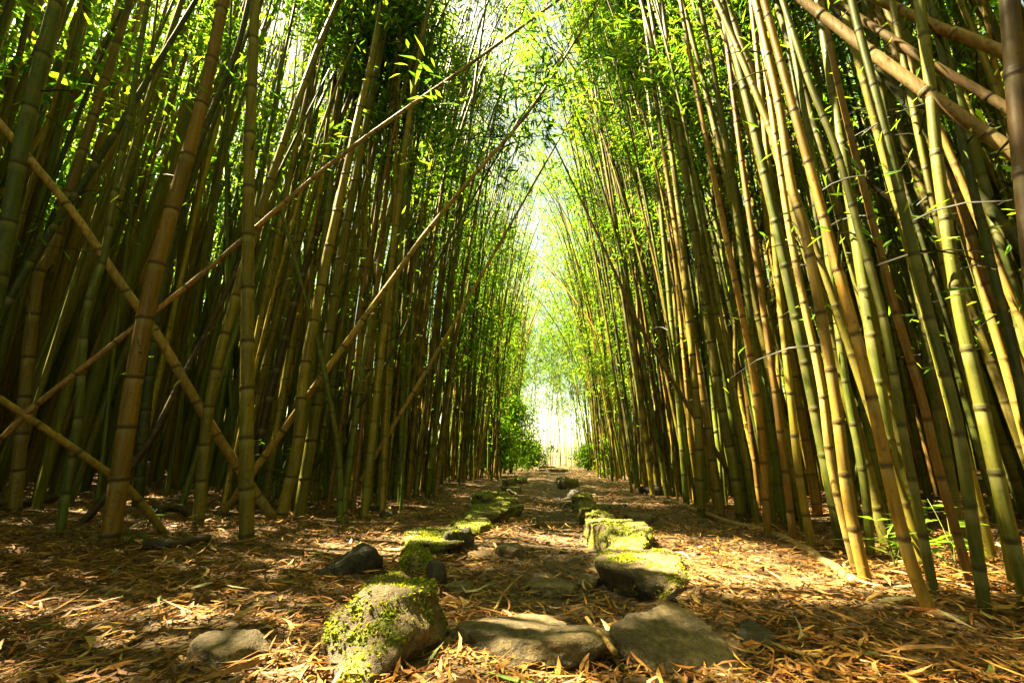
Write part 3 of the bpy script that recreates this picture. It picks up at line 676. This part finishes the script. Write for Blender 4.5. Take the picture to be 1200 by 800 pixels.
for k in range(46):     # pebbles
    x = rs.normal(0.05, 0.55); y = rs.uniform(1.4, 6.5); rel = np.array([x, y, 0])-EYE; ax = rel@fwd
    stone('small loose pebble lying on the trodden soil', 600+F*(rel@rgt)/ax, 400-F*(rel@upv)/ax, F*rs.uniform(0.02, 0.06)/ax, rs.uniform(0.015, 0.035), rs.uniform(0.02, 0.06), None, 40+k, 0, rs.random() < 0.5, sub=3, name='pebble', group='pebbles on the path', rot=rs.uniform(0, 6))

# ------------------------------------------------------------------ fallen poles and sticks on the ground
def log(label, pix, r, tint, name='fallen_pole', cat='pole', lift=0.0):
    P = catmull(np.array([ground_at(*p) for p in pix]), 8); P[:, 2] = gz(P[:, 0], P[:, 1])+r*0.7+lift
    rs = np.random.default_rng(len(label)); b = P[0].copy(); b[2] -= r*0.7
    root = link(name, None, loc=b); tag(root, label, cat, 'fallen wood on the ground'); H = arclen(P)
    acc = Acc(); S, K, A, nd = culm_rings(P, H, r, rs, True); Q, _ = resample(P, S)
    V, po = tube(Q-b, r*(1-0.35*S/H)*K, 10); A = np.concatenate([np.repeat(A, 10), [.9, .9]])
    acc.add(V, po, tint=np.asarray(tint), node=A); link('culm', acc.mesh('culm', [M_CULM]), root)
log('long dead tan pole lying along the foot of the bamboos', [(1004, 688), (940, 645), (870, 618), (805, 596), (745, 575), (698, 563)], 0.024, (0.24, 0.17, 0.09))
log('black rotting branch lying by the thick orange brown bamboo', [(165, 646), (205, 644), (245, 636)], 0.035, (0.03, 0.022, 0.015), 'rotten_branch', 'branch')
log('dark rotting log lying far back in the shade', [(-20, 600), (30, 598), (62, 590)], 0.05, (0.035, 0.024, 0.015), 'rotten_branch', 'branch')
log('short dark log behind the orange brown bamboo\'s foot', [(178, 606), (205, 604), (230, 610)], 0.04, (0.04, 0.028, 0.018), 'rotten_branch', 'branch')
log('long thin dark stick among the orange leaves', [(90, 800), (130, 768), (165, 750)], 0.010, (0.05, 0.035, 0.02), 'stick', 'stick')
log('root like brown pole at the feet of the crowded outer culms', [(1085, 722), (1120, 728), (1165, 745)], 0.017, (0.10, 0.06, 0.03), 'rotten_branch', 'branch')
log('pair of crossed sticks on the trodden path, the longer', [(580, 722), (592, 700), (612, 680)], 0.006, (0.33, 0.22, 0.09), 'stick', 'stick', 0.02)
log('split tan cane standing up between the two step stones', [(722, 800), (705, 775), (688, 752)], 0.009, (0.34, 0.21, 0.07), 'stick', 'stick', 0.07)
log('thin dark branch leaning at the far thicket edge', [(722, 556), (745, 552), (790, 549)], 0.03, (0.06, 0.04, 0.025), 'rotten_branch', 'branch', 0.1)

# ------------------------------------------------------------------ leaf litter
LIT = np.array([[0.40, 0.24, 0.075], [0.30, 0.16, 0.045], [0.50, 0.36, 0.15], [0.22, 0.11, 0.035], [0.36, 0.17, 0.04], [0.56, 0.44, 0.22], [0.15, 0.08, 0.03], [0.42, 0.29, 0.07]])
def litter_geo(x, y, L, W, rs, lift, cols):
    n = len(x); a = rs.uniform(0, 2*math.pi, n); tl = np.clip(rs.normal(0, 0.17, n), -0.3, 0.3); D = np.stack([np.cos(a)*np.cos(tl), np.sin(a)*np.cos(tl), np.sin(tl)], 1)
    up = norm(rs.normal(0, 0.35, (n, 3))+[0, 0, 1]); S = norm(np.cross(D, up)); U = np.cross(S, D)
    z = gz(x, y)+0.004+lift+np.abs(np.sin(tl))*L*0.5
    c = np.stack([x, y, z], 1); curl = rs.normal(0.10, 0.16, n)[:, None]; side = rs.normal(0, 0.10, n)[:, None]; L_ = L[:, None]; W_ = W[:, None]
    def pt(t, s): return c+D*L_*(t-0.5)+S*(s*W_+side*L_*(t-0.5)**2*4)+U*(curl*L_*(0.25-(t-0.5)**2)*-1+abs(s)*W_*0.35)
    V = np.stack([pt(0, 0), pt(.3, -.5), pt(.3, .5), pt(.65, -.42), pt(.65, .42), pt(1, 0)], 1).reshape(-1, 3)
    i = np.arange(n)[:, None]*6
    return V, [np.concatenate([np.concatenate([i, i+1, i+2], 1), np.concatenate([i+3, i+5, i+4], 1)]), np.concatenate([i+1, i+3, i+4, i+2], 1)], np.repeat(cols, 6, 0)
def on_stone(x, y, k=0.92):
    m = np.zeros(len(x), bool)
    for cx, cy, rx, ry, a, top in FOOT:
        dx, dy = x-cx, y-cy; u = dx*math.cos(a)+dy*math.sin(a); v = -dx*math.sin(a)+dy*math.cos(a); m |= (u/rx)**2+(v/ry)**2 < k
    return m
def litter_pos(n, rs, ymax):
    y = 0.75+(ymax-0.75)*rs.random(n)**2.1; x = rs.uniform(-1, 1, n)*(1.3+y*1.05)+0.0
    p = np.stack([x, y, 0*x], 1); dens = 0.60+0.5*fbm(p, 1.7, 21, 3)
    path = np.exp(-((x-0.08)/0.36)**4); dens = dens*(1-0.6*path*np.clip((y-1.6)/.6, 0, 1))
    k = (rs.random(n) < dens) & (np.abs(x) < 9) & ~on_stone(x, y); return x[k], y[k]
rs = np.random.default_rng(4)
acc = Acc()
x, y = litter_pos(150000, rs, 22.0); n = len(x)
L = rs.uniform(0.03, 0.11, n)*np.clip(0.95+y*0.025, 1, 1.6); W = L*rs.uniform(0.07, 0.13, n)
cols = LIT[rs.choice(8, n, p=[.2, .2, .13, .15, .13, .06, .08, .05])]*rs.uniform(0.6, 1.15, (n, 1))*np.array([0.88, 0.66, 0.32])
gsel = rs.random(n) < 0.02; cols[gsel] = np.array([0.10, 0.14, 0.025])
V, po, T = litter_geo(x, y, L, W, rs, rs.uniform(0, 0.022, n), cols); acc.add(V, po, tint=T)
n = 75000; y = 0.75+5.5*rs.random(n)**1.6; x = rs.uniform(-1, 1, n)*(1.3+y*1.0); k = ~on_stone(x, y, 0.85) & (np.abs(x) < 5); x, y = x[k], y[k]; n = len(x)   # broken bits
a = rs.uniform(0, 6.283, n); D = norm(np.stack([np.cos(a), np.sin(a), rs.normal(0, 0.25, n)], 1)); L = rs.uniform(0.012, 0.045, n)
t = LIT[rs.integers(0, 8, n)]*rs.uniform(0.3, 1.0, (n, 1))*np.array([0.9, 0.72, 0.42])
V, po, T = leaf_quads(np.stack([x, y, gz(x, y)+0.004+rs.uniform(0, 0.006, n)], 1), D, L, L*rs.uniform(0.12, 0.4, n), t, rs); acc.add(V, po, tint=T)
near_xy = [(h_[0], h_[1], 0.05) for h_ in hero_xy if math.hypot(*h_) < 8]+[(q_[0], q_[1], 0.04) for q_ in sel if q_[4] < 7 and q_[3] < 1.5]
bx = np.concatenate([np.full(16, q_[0]) for q_ in near_xy]); by = np.concatenate([np.full(16, q_[1]) for q_ in near_xy]); n = len(bx); a = rs.uniform(0, 6.283, n); rr = 0.05+0.09*rs.random(n)**1.5
V, po, T = litter_geo(bx+rr*np.cos(a), by+rr*np.sin(a), rs.uniform(0.05, 0.13, n), rs.uniform(0.006, 0.013, n), rs, 0.015+0.05*rs.random(n)*(0.16-rr)/0.1, LIT[rs.integers(0, 8, n)]*rs.uniform(0.5, 1, (n, 1))*np.array([1.0, 0.78, 0.40])); acc.add(V, po, tint=T)
o = link('leaf_litter', acc.mesh('leaf_litter', [M_LITTER], False)); tag(o, 'dry fallen bamboo leaves carpeting the ground', 'leaf litter', kind='stuff')
# the big leaves near at hand, one by one
rs = np.random.default_rng(8)
kinds = [('fallen_leaf', 'long tan fallen leaf lying loose on the litter', (0.40, 0.25, 0.08)), ('fallen_leaf', 'orange brown fallen leaf lying loose on the litter', (0.36, 0.16, 0.035)),
         ('fallen_leaf', 'pale straw fallen leaf lying loose on the litter', (0.58, 0.46, 0.24)), ('fallen_leaf', 'green fallen leaf lying loose on the litter', (0.10, 0.16, 0.03))]
made = 0
while made < 280:
    yy = 0.95+rs.random()**1.3*2.2; xx = rs.uniform(-1, 1)*(0.9+yy*0.75)
    if on_stone(np.array([xx]), np.array([yy]))[0] or (abs(xx-0.08) < 0.3 and yy > 1.7 and rs.random() < 0.7): continue
    k = rs.choice(4, p=[.42, .36, .16, .06]); L = rs.uniform(0.09, 0.17); c = np.array(kinds[k][2])*rs.uniform(0.8, 1.15)
    V, po, T = litter_geo(np.array([xx]), np.array([yy]), np.array([L]), np.array([L*rs.uniform(0.08, 0.14)]), rs, 0.018+rs.uniform(0, .012), c[None])
    b = np.array([xx, yy, gz(xx, yy)[0]]); o = link('fallen_leaf', build_mesh('fallen_leaf', V-b, po, [M_LITTER], True, {'tint': T}), loc=b)
    tag(o, kinds[k][1], 'leaf', 'loose fallen leaves'); made += 1
# straws fallen on the stones' tops
# ------------------------------------------------------------------ undergrowth
def plant(label, px, py, n, hgt, L, rs, tint=(0.09, 0.16, 0.02), name='bamboo_seedling', base=None, cat='plant'):
    b = ground_at(px, py) if base is None else np.array(base); root = link(name, None, loc=b); tag(root, label, cat, 'green undergrowth plants')
    for s in range(3):
        a = rs.uniform(0, 6.28); q = np.linspace(0, 1, 6)[:, None]; top = np.array([math.cos(a)*0.25*hgt, math.sin(a)*0.25*hgt, hgt*rs.uniform(0.7, 1)])
        P = top*q; P[:, :2] *= q; V, po = tube(P, np.linspace(0.004, 0.0015, 6), 5)
        link('stem', build_mesh('stem', V, po, [M_CULM], True, {'tint': np.tile([0.10, 0.12, 0.03], (len(V), 1)), 'node': np.zeros(len(V))}), root)
        for k in range(n//3):
            t = rs.uniform(0.35, 1); B = (top*t*np.array([t, t, 1]))[None]; D = norm(np.array([[rs.normal(), rs.normal(), rs.uniform(-.4, .4)]]))
            V, po, T = leaf_quads(B, D, np.array([L*rs.uniform(.7, 1.2)]), np.array([L*0.16]), np.array([tint])*rs.uniform(.7, 1.3), rs)
            link('leaf', build_mesh('leaf', V, po, [M_LEAF], False, {'tint': T}), root)
rs = np.random.default_rng(31)
plant('leafy green seedling glowing behind the sunstruck bamboo', 1052, 676, 18, 0.28, 0.12, rs)
plant('leafy seedling in the gap between the golden orange bamboo and its neighbour', 1088, 664, 18, 0.32, 0.13, rs)
plant('broad leaved seedling under the crowded outer culms', 1122, 668, 21, 0.34, 0.14, rs)
plant('low green sprout at the thick orange brown bamboo\'s foot', 172, 622, 15, 0.16, 0.12, rs, (0.04, 0.075, 0.02))
plant('small sprout on the litter close to the black rotting branch', 155, 640, 12, 0.10, 0.10, rs, (0.04, 0.07, 0.02))
plant('leafy sapling between the clear standing bamboo and the twin pair', 318, 600, 27, 0.75, 0.15, rs, (0.06, 0.12, 0.02))
plant('tiny grass tuft beside the thin slanting bamboo', 404, 616, 9, 0.10, 0.09, rs, (0.09, 0.13, 0.02))
def shrub(label, x, y, hgt, wid, n, seed):
    rs = np.random.default_rng(seed); b = np.array([x, y, gz(x, y)[0]]); root = link('shrub', None, loc=b); tag(root, label, 'shrub', 'shrubs at the end of the path')
    acc = Acc()
    for k in range(7):
        q = np.linspace(0, 1, 5)[:, None]; P = np.array([rs.normal(0, wid*0.3), rs.normal(0, wid*0.3), hgt*0.8])*q; V, po = tube(P, np.linspace(0.015, 0.004, 5), 5); acc.add(V, po, tint=TINT['brown'], node=0.0)
    link('stem', acc.mesh('stem', [M_CULM]), root)
    m = n//8; C = np.stack([rs.normal(0, wid*0.42, m), rs.normal(0, wid*0.42, m), hgt*rs.uniform(0.1, 1, m)**0.8], 1)
    C[:, :2] *= (1.15-0.7*(C[:, 2:]/hgt)**2); B = np.repeat(C, 8, 0)+rs.normal(0, 0.09, (m*8, 3)); D = norm(rs.normal(0, 1, B.shape)+[0, 0, -0.2])
    L = rs.uniform(0.10, 0.2, len(B)); t = LEAFC[rs.integers(0, 5, len(B))]*rs.uniform(.8, 1.4, (len(B), 1)); V, po, T = leaf_quads(B, D, L, L*0.3, t, rs)
    link('foliage', build_mesh('foliage', V, po, [M_LEAF], False, {'tint': T, 'node': np.zeros(len(V))}), root)
shrub('large leafy shrub crowding the far end of the path', -2.0, 14.5, 1.7, 1.1, 7000, 1)
shrub('taller green shrub against the far bamboos', -1.75, 18.0, 2.8, 1.35, 9000, 2)
shrub('low bright shrub beside the bright end of the path', -1.35, 23.0, 1.3, 1.0, 5000, 3)
shrub('small shrub on the sunny side of the bright path end', 1.45, 22.0, 1.1, 0.8, 3000, 4)
shrub('slim shrub under the sunny side bamboos', 1.75, 15.0, 1.1, 0.5, 2000, 5)
